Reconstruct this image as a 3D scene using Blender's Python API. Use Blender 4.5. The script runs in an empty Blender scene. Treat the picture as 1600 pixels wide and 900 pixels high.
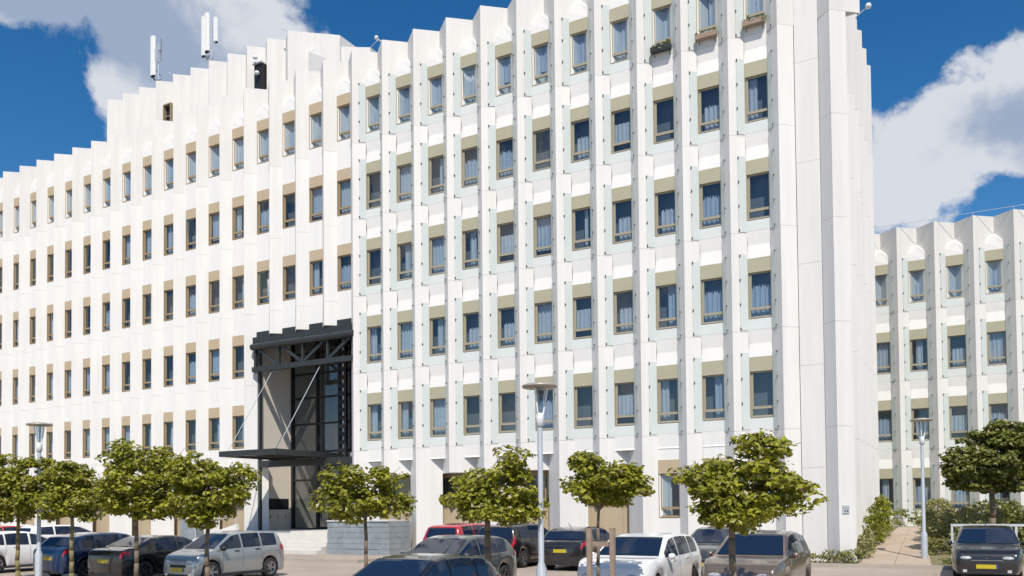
import bpy, math, random
from mathutils import Vector, Matrix
random.seed(7)
scene = bpy.context.scene
R_ = math.radians

# ------------------------------------------------------------------ camera
CAM = Vector((25.466, -31.709, 2.0))
FPX, CX, CY = 1320.0, 799.44, 757.95            # photograph is 1600 x 900
YAW, PITCH, ROLL = 0.5077, 0.0273, -0.0097
_cy, _sy = math.cos(YAW), math.sin(YAW)
_rt = Vector((_cy, _sy, 0)); _fw = Vector((-_sy, _cy, 0)); _up = Vector((0, 0, 1))
FW = _fw*math.cos(PITCH) + _up*math.sin(PITCH)
_u2 = _up*math.cos(PITCH) - _fw*math.sin(PITCH)
RT = _rt*math.cos(ROLL) + _u2*math.sin(ROLL)
UP = _u2*math.cos(ROLL) - _rt*math.sin(ROLL)
cam_data = bpy.data.cameras.new('camera')
cam = bpy.data.objects.new('camera', cam_data)
scene.collection.objects.link(cam)
cam.matrix_world = Matrix.Translation(CAM) @ Matrix((RT, UP, -FW)).transposed().to_4x4()
cam_data.sensor_width = 36
cam_data.lens = 36*FPX/1600
cam_data.shift_x = (800-CX)/1600
cam_data.shift_y = (CY-450)/1600
cam_data.clip_end = 3000
scene.camera = cam
scene.render.resolution_x, scene.render.resolution_y = 1024, 576
scene.view_settings.view_transform = 'Standard'
scene.view_settings.look = 'None'
scene.view_settings.exposure = -0.02
scene.view_settings.gamma = 1

def ray(x, y): return FW + RT*((x-CX)/FPX) - UP*((y-CY)/FPX)
def on_y(x, y, Y):
    d = ray(x, y); return CAM + d*((Y-CAM.y)/d.y)
def on_z(x, y, Z):
    d = ray(x, y); return CAM + d*((Z-CAM.z)/d.z)

# ------------------------------------------------------------------ light
SUN_B, SUN_E = R_(31), R_(52)
sun_dir = Vector((math.sin(SUN_B)*math.cos(SUN_E), -math.cos(SUN_B)*math.cos(SUN_E), math.sin(SUN_E)))
sd = bpy.data.lights.new('sun', 'SUN'); sd.energy = 4.9; sd.angle = R_(0.53); sd.color = (1, .925, .81)
so = bpy.data.objects.new('sun', sd); scene.collection.objects.link(so)
so.rotation_euler = sun_dir.to_track_quat('Z', 'Y').to_euler()
so.location = (20, -40, 40)

world = bpy.data.worlds.new('World'); scene.world = world; world.use_nodes = True
wt = world.node_tree; wn = wt.nodes; wl = wt.links; wn.clear()
def wnode(t, **k):
    n = wn.new(t)
    for a, b in k.items(): setattr(n, a, b)
    return n
def wmath(op, a, b=None):
    n = wnode('ShaderNodeMath', operation=op)
    for i, v in enumerate((a, b)):
        if v is None: continue
        if isinstance(v, (int, float)): n.inputs[i].default_value = v
        else: wl.new(v, n.inputs[i])
    return n.outputs[0]
sky = wnode('ShaderNodeTexSky', sky_type='NISHITA', sun_disc=False)
sky.sun_elevation = SUN_E; sky.sun_rotation = math.atan2(sun_dir.x, sun_dir.y)
sky.air_density = 1.0; sky.dust_density = 0.2; sky.ozone_density = 3.0
hsv = wnode('ShaderNodeHueSaturation'); hsv.inputs['Saturation'].default_value = 1.36; hsv.inputs['Value'].default_value = 1.28
wl.new(sky.outputs[0], hsv.inputs['Color'])
geo = wnode('ShaderNodeTexCoord')
DIR = geo.outputs['Generated']
# cloud field: fractal noise over directions plus soft lobes where the cumulus stand
nz = wnode('ShaderNodeTexNoise'); nz.inputs['Scale'].default_value = 6.5; nz.inputs['Detail'].default_value = 11; nz.inputs['Roughness'].default_value = .60; nz.inputs['Distortion'].default_value = .35
wl.new(DIR, nz.inputs['Vector'])
def lobe(px, py, k, w):
    d = ray(px, py).normalized()
    n = wnode('ShaderNodeVectorMath', operation='DOT_PRODUCT'); wl.new(DIR, n.inputs[0]); n.inputs[1].default_value = d
    return wmath('MULTIPLY', wmath('EXPONENT', wmath('MULTIPLY', wmath('SUBTRACT', n.outputs['Value'], 1.0), k)), w)
dens = wmath('ADD', wmath('MULTIPLY', wmath('SUBTRACT', nz.outputs['Fac'], .5), 1.9), .47)
for l in ((300, -60, 55, .30), (420, 60, 120, .22), (180, 120, 500, .16), (470, 20, 250, .10), (1540, 150, 260, .30), (1430, 250, 500, .18), (1440, 320, 500, .2), (1590, 240, 300, .2),
          (40, 190, 300, -.50), (60, 120, 900, -.25), (20, 0, 500, .35), (150, 150, 1500, .25), (690, 20, 180, -.40), (1410, 60, 260, -.32), (1540, 320, 1400, -.25), (900, -200, 40, -.1)):
    dens = wmath('ADD', dens, lobe(*l))
mr = wnode('ShaderNodeMapRange', interpolation_type='SMOOTHSTEP')
mr.inputs['From Min'].default_value = .52; mr.inputs['From Max'].default_value = .70
wl.new(dens, mr.inputs['Value'])
nz2 = wnode('ShaderNodeTexNoise'); nz2.inputs['Scale'].default_value = 8.5; nz2.inputs['Detail'].default_value = 8; nz2.inputs['Roughness'].default_value = .55
mp = wnode('ShaderNodeMapping'); mp.inputs['Location'].default_value = (3.1, 1.7, .4); wl.new(DIR, mp.inputs['Vector']); wl.new(mp.outputs[0], nz2.inputs['Vector'])
thick = wmath('SUBTRACT', wmath('ADD', dens, wmath('MULTIPLY', nz2.outputs['Fac'], 2.0)), 1.62)
for l in ((120, 30, 500, .55), (440, 100, 400, .1), (170, 150, 900, -.5), (470, 10, 400, -.3), (1540, 120, 400, -.15), (1590, 190, 1200, .35), (1380, 290, 1500, -.4)):
    thick = wmath('ADD', thick, lobe(*l))
mr2 = wnode('ShaderNodeMapRange', interpolation_type='SMOOTHSTEP'); mr2.inputs['From Min'].default_value = .0; mr2.inputs['From Max'].default_value = .55
wl.new(thick, mr2.inputs['Value'])
cc = wnode('ShaderNodeMixRGB'); cc.inputs[1].default_value = (8.2, 8.5, 9.1, 1); cc.inputs[2].default_value = (4.0, 4.9, 6.6, 1)
wl.new(mr2.outputs[0], cc.inputs[0])
mx = wnode('ShaderNodeMixRGB'); wl.new(wmath('MULTIPLY', mr.outputs[0], .96), mx.inputs[0]); wl.new(hsv.outputs[0], mx.inputs[1]); wl.new(cc.outputs[0], mx.inputs[2])
bg = wnode('ShaderNodeBackground'); bg.inputs['Strength'].default_value = .088
wl.new(mx.outputs[0], bg.inputs['Color'])
wo = wnode('ShaderNodeOutputWorld'); wl.new(bg.outputs[0], wo.inputs['Surface'])

# ------------------------------------------------------------------ materials
def mat(name, col, rough=.6, metal=0, var=.0, vscale=3., col2=None, bump=0, bscale=30., spec=.5, streak=False, island=0, coat=0, trans=0, pale=0):
    m = bpy.data.materials.new(name); m.use_nodes = True
    nt = m.node_tree; b = nt.nodes['Principled BSDF']
    b.inputs['Base Color'].default_value = (*col, 1); b.inputs['Roughness'].default_value = rough; b.inputs['Metallic'].default_value = metal
    b.inputs['Specular IOR Level'].default_value = spec; b.inputs['Coat Weight'].default_value = coat; b.inputs['Coat Roughness'].default_value = .04
    tc = nt.nodes.new('ShaderNodeNewGeometry')
    out = None
    if var or col2:
        n = nt.nodes.new('ShaderNodeTexNoise'); n.inputs['Scale'].default_value = vscale; n.inputs['Detail'].default_value = 6; n.inputs['Roughness'].default_value = .6
        src = tc.outputs['Position']
        if streak:
            mp = nt.nodes.new('ShaderNodeMapping'); mp.inputs['Scale'].default_value = (2.2, 2.2, .16); nt.links.new(src, mp.inputs['Vector']); src = mp.outputs[0]
        nt.links.new(src, n.inputs['Vector'])
        mr = nt.nodes.new('ShaderNodeMapRange'); mr.inputs['From Min'].default_value = .32; mr.inputs['From Max'].default_value = .72
        nt.links.new(n.outputs['Fac'], mr.inputs['Value'])
        mix = nt.nodes.new('ShaderNodeMixRGB'); c2 = col2 or tuple(c*(1-var) for c in col)
        mix.inputs[1].default_value = (*col, 1); mix.inputs[2].default_value = (*c2, 1)
        nt.links.new(mr.outputs[0], mix.inputs[0]); out = mix.outputs[0]
    if island:
        mix2 = nt.nodes.new('ShaderNodeHueSaturation')
        m2 = nt.nodes.new('ShaderNodeMapRange'); m2.inputs['To Min'].default_value = 1-island; m2.inputs['To Max'].default_value = 1+island
        nt.links.new(tc.outputs['Random Per Island'], m2.inputs['Value']); nt.links.new(m2.outputs[0], mix2.inputs['Value'])
        if out: nt.links.new(out, mix2.inputs['Color'])
        else: mix2.inputs['Color'].default_value = (*col, 1)
        out = mix2.outputs[0]
        if pale:  # few leaves coloured pale to imitate bright sky glimpsed through the crown
            gt = nt.nodes.new('ShaderNodeMath'); gt.operation = 'GREATER_THAN'; gt.inputs[1].default_value = 1-pale
            nt.links.new(tc.outputs['Random Per Island'], gt.inputs[0])
            mp_ = nt.nodes.new('ShaderNodeMixRGB'); mp_.inputs[2].default_value = (.55, .47, .34, 1); nt.links.new(gt.outputs[0], mp_.inputs[0]); nt.links.new(out, mp_.inputs[1]); out = mp_.outputs[0]
    if out: nt.links.new(out, b.inputs['Base Color'])
    if bump:
        n = nt.nodes.new('ShaderNodeTexNoise'); n.inputs['Scale'].default_value = bscale; n.inputs['Detail'].default_value = 4; nt.links.new(tc.outputs['Position'], n.inputs['Vector'])
        bp = nt.nodes.new('ShaderNodeBump'); bp.inputs['Strength'].default_value = bump; bp.inputs['Distance'].default_value = .02
        nt.links.new(n.outputs['Fac'], bp.inputs['Height']); nt.links.new(bp.outputs[0], b.inputs['Normal'])
    if trans:
        tr = nt.nodes.new('ShaderNodeBsdfTranslucent'); ms = nt.nodes.new('ShaderNodeMixShader'); ms.inputs[0].default_value = trans
        if out: nt.links.new(out, tr.inputs['Color'])
        else: tr.inputs['Color'].default_value = (*col, 1)
        nt.links.new(b.outputs[0], ms.inputs[1]); nt.links.new(tr.outputs[0], ms.inputs[2]); nt.links.new(ms.outputs[0], nt.nodes['Material Output'].inputs['Surface'])
    return m
def glass(name, tint, gloss_add=.06):
    m = bpy.data.materials.new(name); m.use_nodes = True; nt = m.node_tree; nt.nodes.remove(nt.nodes['Principled BSDF'])
    t = nt.nodes.new('ShaderNodeBsdfTransparent'); t.inputs[0].default_value = (*tint, 1)
    g = nt.nodes.new('ShaderNodeBsdfGlossy'); g.inputs['Roughness'].default_value = .02; g.inputs['Color'].default_value = (.95, .97, 1, 1)
    f = nt.nodes.new('ShaderNodeLayerWeight'); f.inputs['Blend'].default_value = .5
    pw = nt.nodes.new('ShaderNodeMath'); pw.operation = 'POWER'; pw.inputs[1].default_value = 4.0; nt.links.new(f.outputs['Facing'], pw.inputs[0])
    a = nt.nodes.new('ShaderNodeMath'); a.operation = 'ADD'; a.inputs[1].default_value = .05+gloss_add; a.use_clamp = True
    nt.links.new(pw.outputs[0], a.inputs[0])
    n = nt.nodes.new('ShaderNodeTexNoise'); n.inputs['Scale'].default_value = 1.1; ge = nt.nodes.new('ShaderNodeNewGeometry'); nt.links.new(ge.outputs['Position'], n.inputs['Vector'])
    bp = nt.nodes.new('ShaderNodeBump'); bp.inputs['Strength'].default_value = .12; bp.inputs['Distance'].default_value = .05; nt.links.new(n.outputs['Fac'], bp.inputs['Height']); nt.links.new(bp.outputs[0], g.inputs['Normal'])
    ms = nt.nodes.new('ShaderNodeMixShader'); nt.links.new(a.outputs[0], ms.inputs[0]); nt.links.new(t.outputs[0], ms.inputs[1]); nt.links.new(g.outputs[0], ms.inputs[2])
    nt.links.new(ms.outputs[0], nt.nodes['Material Output'].inputs['Surface'])
    return m
M = {}
M['white'] = mat('white_concrete', (.72, .715, .70), .55, var=.10, vscale=1.4, streak=True, bump=.04, bscale=60)
M['white2'] = mat('white_infill', (.775, .775, .765), .5, var=.05, vscale=1.2, streak=True)
M['parapet'] = mat('parapet_white', (.68, .672, .655), .6, var=.12, vscale=1.2, streak=True, bump=.05, bscale=50)
M['spandrel'] = mat('spandrel_glass', (.68, .715, .705), .22, var=.05, vscale=.8)
M['strip'] = mat('glass_strip', (.57, .62, .605), .12, var=.04, vscale=.9)
M['clip'] = mat('clip', (.12, .12, .12), .4, .8)
M['tan'] = mat('tan_panel', (.47, .385, .265), .6, var=.07, vscale=2)
M['olive'] = mat('tan_panel_light_cast', (.41, .39, .285), .6, var=.07, vscale=2)  # tan panel again, with the light's olive cast put into the colour
M['frame'] = mat('window_frame', (.33, .26, .165), .5, var=.06)
M['frame2'] = mat('window_frame_light_cast', (.37, .34, .26), .45, var=.06)  # same window frame; its greyer tone is the light put into the colour
M['pane'] = glass('pane', (.66, .74, .80), .045)
M['pane_dark'] = glass('pane_dark', (.55, .59, .61), .07)
M['curtain'] = mat('curtain', (.80, .82, .86), .8, var=.1, vscale=5, trans=.25)
M['curtain2'] = mat('curtain_blue', (.62, .68, .78), .8, var=.1, vscale=5, trans=.2)
M['room'] = mat('room_dark', (.20, .20, .205), .9)
M['steel'] = mat('dark_steel', (.045, .05, .052), .4, .3, var=.1)
M['black'] = mat('black', (.012, .012, .013), .5)
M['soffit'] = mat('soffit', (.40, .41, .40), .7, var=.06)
M['beige'] = mat('beige_wall', (.80, .735, .64), .6, var=.06, vscale=1.5)
M['step'] = mat('step_stone', (.66, .64, .60), .65, var=.14, vscale=2.5, bump=.1)
M['roof'] = mat('roof_gravel', (.22, .21, .2), .9, var=.3, vscale=8)
M['galv'] = mat('galvanised', (.55, .59, .64), .42, .25, var=.12, vscale=4)
M['lampshade'] = mat('lamp_shade', (.40, .36, .32), .4, .2, var=.05)
M['lampwhite'] = mat('lamp_white', (.72, .74, .76), .35)
M['antenna'] = mat('antenna', (.78, .79, .78), .4, var=.05)
M['rail'] = mat('rail_paint', (.62, .65, .66), .35, .2)
M['bark'] = mat('bark', (.20, .155, .11), .85, var=.35, vscale=9, bump=.4, bscale=25)
M['bark_green'] = mat('bark_mossy', (.23, .20, .09), .85, var=.35, vscale=9, bump=.4, bscale=25)
M['stake'] = mat('stake_wood', (.33, .25, .19), .8, var=.25, vscale=7)
M['leaf'] = mat('leaf', (.36, .355, .035), .45, col2=(.19, .215, .02), vscale=1.6, island=.38, trans=.35, pale=.05)
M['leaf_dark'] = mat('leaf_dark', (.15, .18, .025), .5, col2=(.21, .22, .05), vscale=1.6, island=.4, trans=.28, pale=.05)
M['shrub'] = mat('shrub_leaf', (.20, .23, .045), .55, col2=(.28, .25, .10), vscale=1.2, island=.4, trans=.25)
M['shrub_pale'] = mat('shrub_pale', (.36, .34, .15), .6, col2=(.24, .25, .09), vscale=1.5, island=.35, trans=.2)
M['hedge'] = mat('hedge_leaf', (.30, .31, .03), .5, col2=(.18, .22, .02), vscale=2, island=.4, trans=.3)
M['soil'] = mat('soil', (.22, .18, .11), .95, col2=(.15, .15, .06), vscale=1.5, bump=.3, bscale=12)
M['slab'] = mat('path_slab', (.47, .38, .305), .85, col2=(.38, .305, .24), vscale=1.1, bump=.15, bscale=30)
M['kerb'] = mat('kerb_stone', (.42, .38, .33), .8, var=.15, vscale=3)
M['tyre'] = mat('tyre', (.018, .018, .019), .75)
M['rim'] = mat('rim', (.45, .46, .48), .3, .9)
M['rim_dark'] = mat('rim_dark', (.16, .16, .17), .35, .8)
M['carglass'] = mat('car_glass', (.010, .02, .045), .03, spec=.45)
M['head'] = mat('headlamp', (.62, .64, .66), .08, .4, coat=.8)
M['tail'] = mat('taillamp', (.36, .012, .02), .15, coat=.8)
M['plate'] = mat('yellow_plate', (.52, .42, .02), .45)
M['plate_blue'] = mat('plate_blue', (.02, .06, .3), .45)
M['trim'] = mat('car_trim', (.022, .022, .024), .55)
def stone_mat():
    m = mat('grey_stone', (.30, .34, .37), .7, col2=(.20, .235, .26), vscale=2.2, bump=.3, bscale=14); return m
M['stone'] = stone_mat()
def paver_mat():
    m = bpy.data.materials.new('clinker_paving'); m.use_nodes = True; nt = m.node_tree; b = nt.nodes['Principled BSDF']; b.inputs['Roughness'].default_value = .88
    ge = nt.nodes.new('ShaderNodeNewGeometry'); br = nt.nodes.new('ShaderNodeTexBrick')
    br.inputs['Scale'].default_value = 1; br.inputs['Brick Width'].default_value = .21; br.inputs['Row Height'].default_value = .105; br.inputs['Mortar Size'].default_value = .006
    br.inputs['Color1'].default_value = (.46, .36, .285, 1); br.inputs['Color2'].default_value = (.37, .30, .245, 1); br.inputs['Mortar'].default_value = (.25, .21, .17, 1)
    nt.links.new(ge.outputs['Position'], br.inputs['Vector'])
    n = nt.nodes.new('ShaderNodeTexNoise'); n.inputs['Scale'].default_value = .6; n.inputs['Detail'].default_value = 6; nt.links.new(ge.outputs['Position'], n.inputs['Vector'])
    mx = nt.nodes.new('ShaderNodeMixRGB'); mx.blend_type = 'MULTIPLY'; mx.inputs[0].default_value = .5
    nt.links.new(br.outputs['Color'], mx.inputs[1]); nt.links.new(n.outputs['Fac'], mx.inputs[2])
    br2 = nt.nodes.new('ShaderNodeBrightContrast'); br2.inputs['Bright'].default_value = .07; nt.links.new(mx.outputs[0], br2.inputs['Color'])
    nt.links.new(br2.outputs[0], b.inputs['Base Color'])
    return m
M['paver'] = paver_mat()
def paint(name, col, metal=.0, rough=.28): return mat(name, col, rough, metal, coat=1.0, spec=.5)

# ------------------------------------------------------------------ mesh helpers
COL = scene.collection
class MB:
    def __init__(s): s.v = []; s.f = []; s.m = []; s.cur = 0
    def quad(s, *p):
        b = len(s.v); s.v += [tuple(q) for q in p]; s.f.append(tuple(range(b, b+len(p)))); s.m.append(s.cur); return s
    def box(s, x0, x1, y0, y1, z0, z1):
        b = len(s.v); s.v += [(x, y, z) for z in (z0, z1) for x, y in ((x0, y0), (x1, y0), (x1, y1), (x0, y1))]
        for f in ((3, 2, 1, 0), (4, 5, 6, 7), (0, 1, 5, 4), (1, 2, 6, 5), (2, 3, 7, 6), (3, 0, 4, 7)):
            s.f.append(tuple(b+i for i in f)); s.m.append(s.cur)
        return s
    def prism(s, poly, z0, z1):          # poly counter-clockwise in plan
        b = len(s.v); n = len(poly)
        s.v += [(x, y, z0) for x, y in poly] + [(x, y, z1) for x, y in poly]
        s.f.append(tuple(b+i for i in range(n-1, -1, -1))); s.f.append(tuple(b+n+i for i in range(n))); s.m += [s.cur]*2
        for i in range(n):
            j = (i+1) % n; s.f.append((b+i, b+j, b+n+j, b+n+i)); s.m.append(s.cur)
        return s
    def bar(s, a, c, r, r2=None, n=8):
        a = Vector(a); c = Vector(c); r2 = r if r2 is None else r2
        d = (c-a).normalized(); t = Vector((0, 0, 1)) if abs(d.z) < .9 else Vector((1, 0, 0)); u = d.cross(t).normalized(); w = d.cross(u)
        b = len(s.v)
        for p, q in ((a, r), (c, r2)):
            for i in range(n):
                an = 2*math.pi*i/n; s.v.append(tuple(p + u*(q*math.cos(an)) + w*(q*math.sin(an))))
        for i in range(n):
            j = (i+1) % n; s.f.append((b+i, b+n+i, b+n+j, b+j)); s.m.append(s.cur)
        s.f.append(tuple(b+i for i in range(n))); s.f.append(tuple(b+n+i for i in range(n-1, -1, -1))); s.m += [s.cur]*2
        return s
    def rect_bar(s, a, c, w, h):         # square-section member
        a = Vector(a); c = Vector(c); d = (c-a).normalized(); t = Vector((0, 1, 0)) if abs(d.y) < .9 else Vector((0, 0, 1)); u = d.cross(t).normalized(); v = d.cross(u)
        b = len(s.v)
        for p in (a, c):
            for i, j in ((-1, -1), (1, -1), (1, 1), (-1, 1)): s.v.append(tuple(p + u*(i*w/2) + v*(j*h/2)))
        for i in range(4):
            j = (i+1) % 4; s.f.append((b+i, b+j, b+4+j, b+4+i)); s.m.append(s.cur)
        s.f += [(b+3, b+2, b+1, b), (b+4, b+5, b+6, b+7)]; s.m += [s.cur]*2
        return s
    def lathe(s, prof, c=(0, 0, 0), n=20, axis='z'):
        b = len(s.v)
        for r, h in prof:
            for i in range(n):
                a = 2*math.pi*i/n
                if axis == 'z': s.v.append((c[0]+r*math.cos(a), c[1]+r*math.sin(a), c[2]+h))
                else: s.v.append((c[0]+r*math.cos(a), c[1]+h, c[2]+r*math.sin(a)))
        for k in range(len(prof)-1):
            for i in range(n):
                j = (i+1) % n; q = (b+k*n+i, b+k*n+j, b+(k+1)*n+j, b+(k+1)*n+i)
                s.f.append(q if axis == 'z' else q[::-1]); s.m.append(s.cur)
        return s
    def mesh(s, name, mats, smooth=False):
        me = bpy.data.meshes.new(name); me.from_pydata(s.v, [], s.f)
        for m in (mats if isinstance(mats, (list, tuple)) else [mats]): me.materials.append(m)
        me.polygons.foreach_set('material_index', s.m)
        if smooth: me.polygons.foreach_set('use_smooth', [True]*len(s.f))
        me.update(); return me
    def build(s, name, mats, parent=None, loc=(0, 0, 0), smooth=False):
        return put(name, s.mesh(name, mats, smooth), parent, loc)
def put(name, me, parent=None, loc=(0, 0, 0), rz=0):
    o = bpy.data.objects.new(name, me); COL.objects.link(o); o.location = loc
    if rz: o.rotation_euler.z = rz
    if parent is not None: o.parent = parent
    return o
def tag(o, label=None, cat=None, group=None, kind=None):
    if label: o['label'] = label
    if cat: o['category'] = cat
    if group: o['group'] = group
    if kind: o['kind'] = kind
    return o
def thing(name, label, cat, loc=(0, 0, 0), rz=0, group=None):
    o = put(name, None, None, loc, rz); o.empty_display_size = .2
    return tag(o, label, cat, group)

# ------------------------------------------------------------------ ground
PARK = -.12
def gz(x, y):                            # planted slope right of the main block
    return .85*max(0, min(1, (y+1)/16.5))
g = MB(); g.quad((-900, -900, PARK), (900, -900, PARK), (900, 900, PARK), (-900, 900, PARK))
tag(g.build('car_park_ground', M['paver']), kind='structure')
p = MB(); p.box(-60, 20.6, -1.0, 1.0, -.3, 0); p.box(-9.5, 3.6, -5.2, -1.003, -.3, -.003)
tag(p.build('pavement', M['paver']), kind='structure')
kb = MB(); kb.box(-60, -9.66, -1.15, -1.003, -.3, .006); kb.box(3.76, 48, -1.15, -1.003, -.3, .006)
kb.box(-9.65, 3.75, -5.35, -5.203, -.3, .004); kb.box(3.603, 3.75, -5.2, -1.003, -.3, .004); kb.box(-9.65, -9.503, -5.2, -1.003, -.3, .004)
tag(kb.build('kerb', M['kerb']), kind='structure')
tr = MB(); NX, NY = 28, 36
rg = random.Random(3)
hh = [[0]*(NY+1) for _ in range(NX+1)]
for i in range(NX+1):
    for j in range(NY+1):
        x = 20.61+i*1.0; y = -1+j*.9
        hh[i][j] = (x, y, gz(x, y)+(rg.uniform(-.03, .05) if x > 24 and j > 0 else 0)-.02)
for i in range(NX):
    for j in range(NY): tr.quad(hh[i][j], hh[i+1][j], hh[i+1][j+1], hh[i][j+1])
tag(tr.build('planted_slope', M['soil'], smooth=True), kind='structure')
pa = put('path', None); tag(pa, kind='structure')
def path_pt(s, t):                       # s across 0..1, t along 0..1
    y = -.98+t*16.6
    xl = 21.75+(21.72-21.75)*t; xr = 24.0+(22.75-24.0)*min(1, t*1.0)
    x = xl+(xr-xl)*s
    return Vector((x, y, gz(x, y)+.012))
NT = 9
for k in range(NT):
    for c in range(2):
        a, b_ = c/2+.004, (c+1)/2-.004; t0, t1 = k/NT+.0006, (k+1)/NT-.0006
        q = [path_pt(a, t0), path_pt(b_, t0), path_pt(b_, t1), path_pt(a, t1)]
        m = MB(); bq = [v-Vector((0, 0, .1)) for v in q]
        m.quad(*q)
        for i in range(4): j = (i+1) % 4; m.quad(bq[i], bq[j], q[j], q[i])
        m.build('paving_slab', M['slab'], pa)

# ------------------------------------------------------------------ folded facade system
P = 1.8; W = .86; UR = 1.31; YR = -.42; VU, VY = .43, .37
H = 3.697; S0 = 1.571
HB, HT = 1.724, 2.257
def ridge_poly(wide):
    l = (VU, VY) if wide else (W, 0); r = (P+VU, VY) if wide else (P, 0)
    b = .02
    return [l, (UR-b, YR+b*.9), (UR, YR), (UR+b, YR+b*.9), r]
G = .004
def panel_mesh(name, wide, z0, z1, m):
    return MB().prism(ridge_poly(wide), z0+G, z1-G).mesh(name, m)
JO = -.5                                 # joint level relative to sill
me_fin = panel_mesh('facade_panel', False, JO, JO+H, M['white'])
me_fin_top = panel_mesh('facade_panel_top', True, JO, 24.06-(S0+5*H), M['parapet'])
# dark core behind the joints so that they read as recessed
def infill_top(name, top_extra):         # panel above the top window with its pointed, sloping cap
    m = MB(); z0 = HT; z1 = HT+.42; z2 = HT+.95
    A, B, V = (0, 0), (W, 0), (VU, VY)
    m.quad((*A, z0), (*B, z0), (*B, z1), (VU, .03, z1+.34), (*A, z1))
    m.quad((*A, z1), (VU, .03, z1+.34), (*V, z2)); m.quad((VU, .03, z1+.34), (*B, z1), (*V, z2))
    m.quad((*A, z0), (*V, z0), (*B, z0))
    return m.mesh(name, M['white2'])
me_cap = infill_top('window_head_panel', 0)
def spandrel_mesh(name, grooved, zb=-1.44):
    m = MB()
    if grooved:
        m.cur = 0; m.quad((0, 0, -.42), (W, 0, -.42), (W, 0, 0), (0, 0, 0))
        m.cur = 1
        if zb < -1.2:
            m.quad((0, .05, -.93), (W, .05, -.93), (W, 0, -.425), (0, 0, -.425)); m.quad((0, 0, zb), (W, 0, zb), (W, .05, -.93), (0, .05, -.93))
        else:
            m.quad((0, .02, -.93), (W, .02, -.93), (W, 0, -.425), (0, 0, -.425)); m.quad((0, .0, zb), (W, 0, zb), (W, .02, -.93), (0, .02, -.93))
            m.cur = 2; m.quad((0, 0, zb), (VU, VY, zb), (W, 0, zb))
        return m.mesh(name, [M['spandrel'], M['white2'], M['soffit']])
    m.quad((0, 0, zb), (W, 0, zb), (W, 0, 0), (0, 0, 0))
    m.quad((0, 0, zb), (VU, VY, zb), (W, 0, zb))
    return m.mesh(name, M['white2'])
me_sp_g = spandrel_mesh('spandrel_panel', True); me_sp_gb = spandrel_mesh('spandrel_panel_low', True, -1.0)
me_sp_f = spandrel_mesh('spandrel_panel_flat', False); me_sp_fb = spandrel_mesh('spandrel_panel_flat_low', False, -1.0)
def frame_mesh(name, fm, hgt=HB):
    m = MB(); y0, y1 = .08, .15
    m.box(.0, .03, .005, .2, 0, hgt); m.box(W-.015, W, .005, .2, 0, hgt)      # jambs
    m.box(.031, W-.016, .0, .2, -.02, .03)                                   # sill
    m.box(.031, .08, y0, y1, .031, hgt-.003); m.box(W-.05, W-.016, y0, y1, .031, hgt-.003)
    m.box(.081, W-.051, y0, y1, .031, .085); m.box(.081, W-.051, y0-.012, y1, .33, .395); m.box(.081, W-.051, y0, y1, hgt-.05, hgt-.003)
    m.box(.081, .12, y0-.015, y1-.01, .396, hgt-.051); m.box(.121, W-.051, y0-.015, y1-.01, .396, .425)
    return m.mesh(name, fm)
me_frame_a = frame_mesh('window', M['frame']); me_frame_b = frame_mesh('window_light_cast', M['frame2'])
me_head_a = MB().box(0, W, -.005, .2, HB, HT).mesh('blind_box', M['tan']); me_head_b = MB().box(0, W, -.005, .2, HB, HT).mesh('blind_box_light_cast', M['olive'])
me_pane_u = MB().quad((.075, .115, .39), (W-.045, .115, .39), (W-.045, .115, HB-.045), (.075, .115, HB-.045)).mesh('pane', M['pane'])
me_pane_l = MB().quad((.075, .12, .08), (W-.045, .12, .08), (W-.045, .12, .335), (.075, .12, .335)).mesh('pane_low', M['pane'])
me_pane_t = MB().quad((.15, .085, .44), (W-.12, .085, .44), (W-.12, -.09, HB-.07), (.15, -.09, HB-.07)).mesh('pane_tilted', M['pane'])
def curtain_mesh(name, x0, x1, z0, m, seed, zt=HB-.02, rag=0):
    r = random.Random(seed); mb = MB(); n = max(8, int((x1-x0)/.03)); ph = r.random()*6
    tz = [zt-rag*abs(math.sin(i*.9+ph))*r.uniform(.4, 1) for i in range(n+1)]
    pts = []
    for i in range(n+1):
        x = x0+(x1-x0)*i/n; pts.append((x, .24+.025*math.sin(x*34+ph)+.012*math.sin(x*71+ph*2), z0+r.uniform(-.015, .015)))
    for i in range(n):
        a, b = pts[i], pts[i+1]; mb.quad((a[0], a[1], a[2]), (b[0], b[1], b[2]), (b[0], b[1]*1.02, tz[i+1]), (a[0], a[1]*1.02, tz[i]))
    return mb.mesh(name, m, True)
CURT = [curtain_mesh('curtain_a', .02, W-.02, .02, M['curtain'], 1), curtain_mesh('curtain_b', .02, .42, .02, M['curtain'], 2), curtain_mesh('curtain_c', .45, W-.02, .02, M['curtain2'], 3),
        curtain_mesh('curtain_d', .02, W-.02, .3, M['curtain2'], 4), curtain_mesh('curtain_e', .3, .62, .02, M['curtain'], 5), curtain_mesh('curtain_f', .02, W-.02, .62, M['curtain2'], 6),
        curtain_mesh('curtain_g', .1, W-.02, .45, M['curtain'], 7, 1.25), curtain_mesh('curtain_h', .5, .66, .05, M['curtain'], 8),
        curtain_mesh('curtain_i', .05, W-.02, .02, M['curtain2'], 9, 1.35, .25), curtain_mesh('curtain_j', .2, W-.02, .02, M['curtain'], 10, 1.15, .2)]
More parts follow.
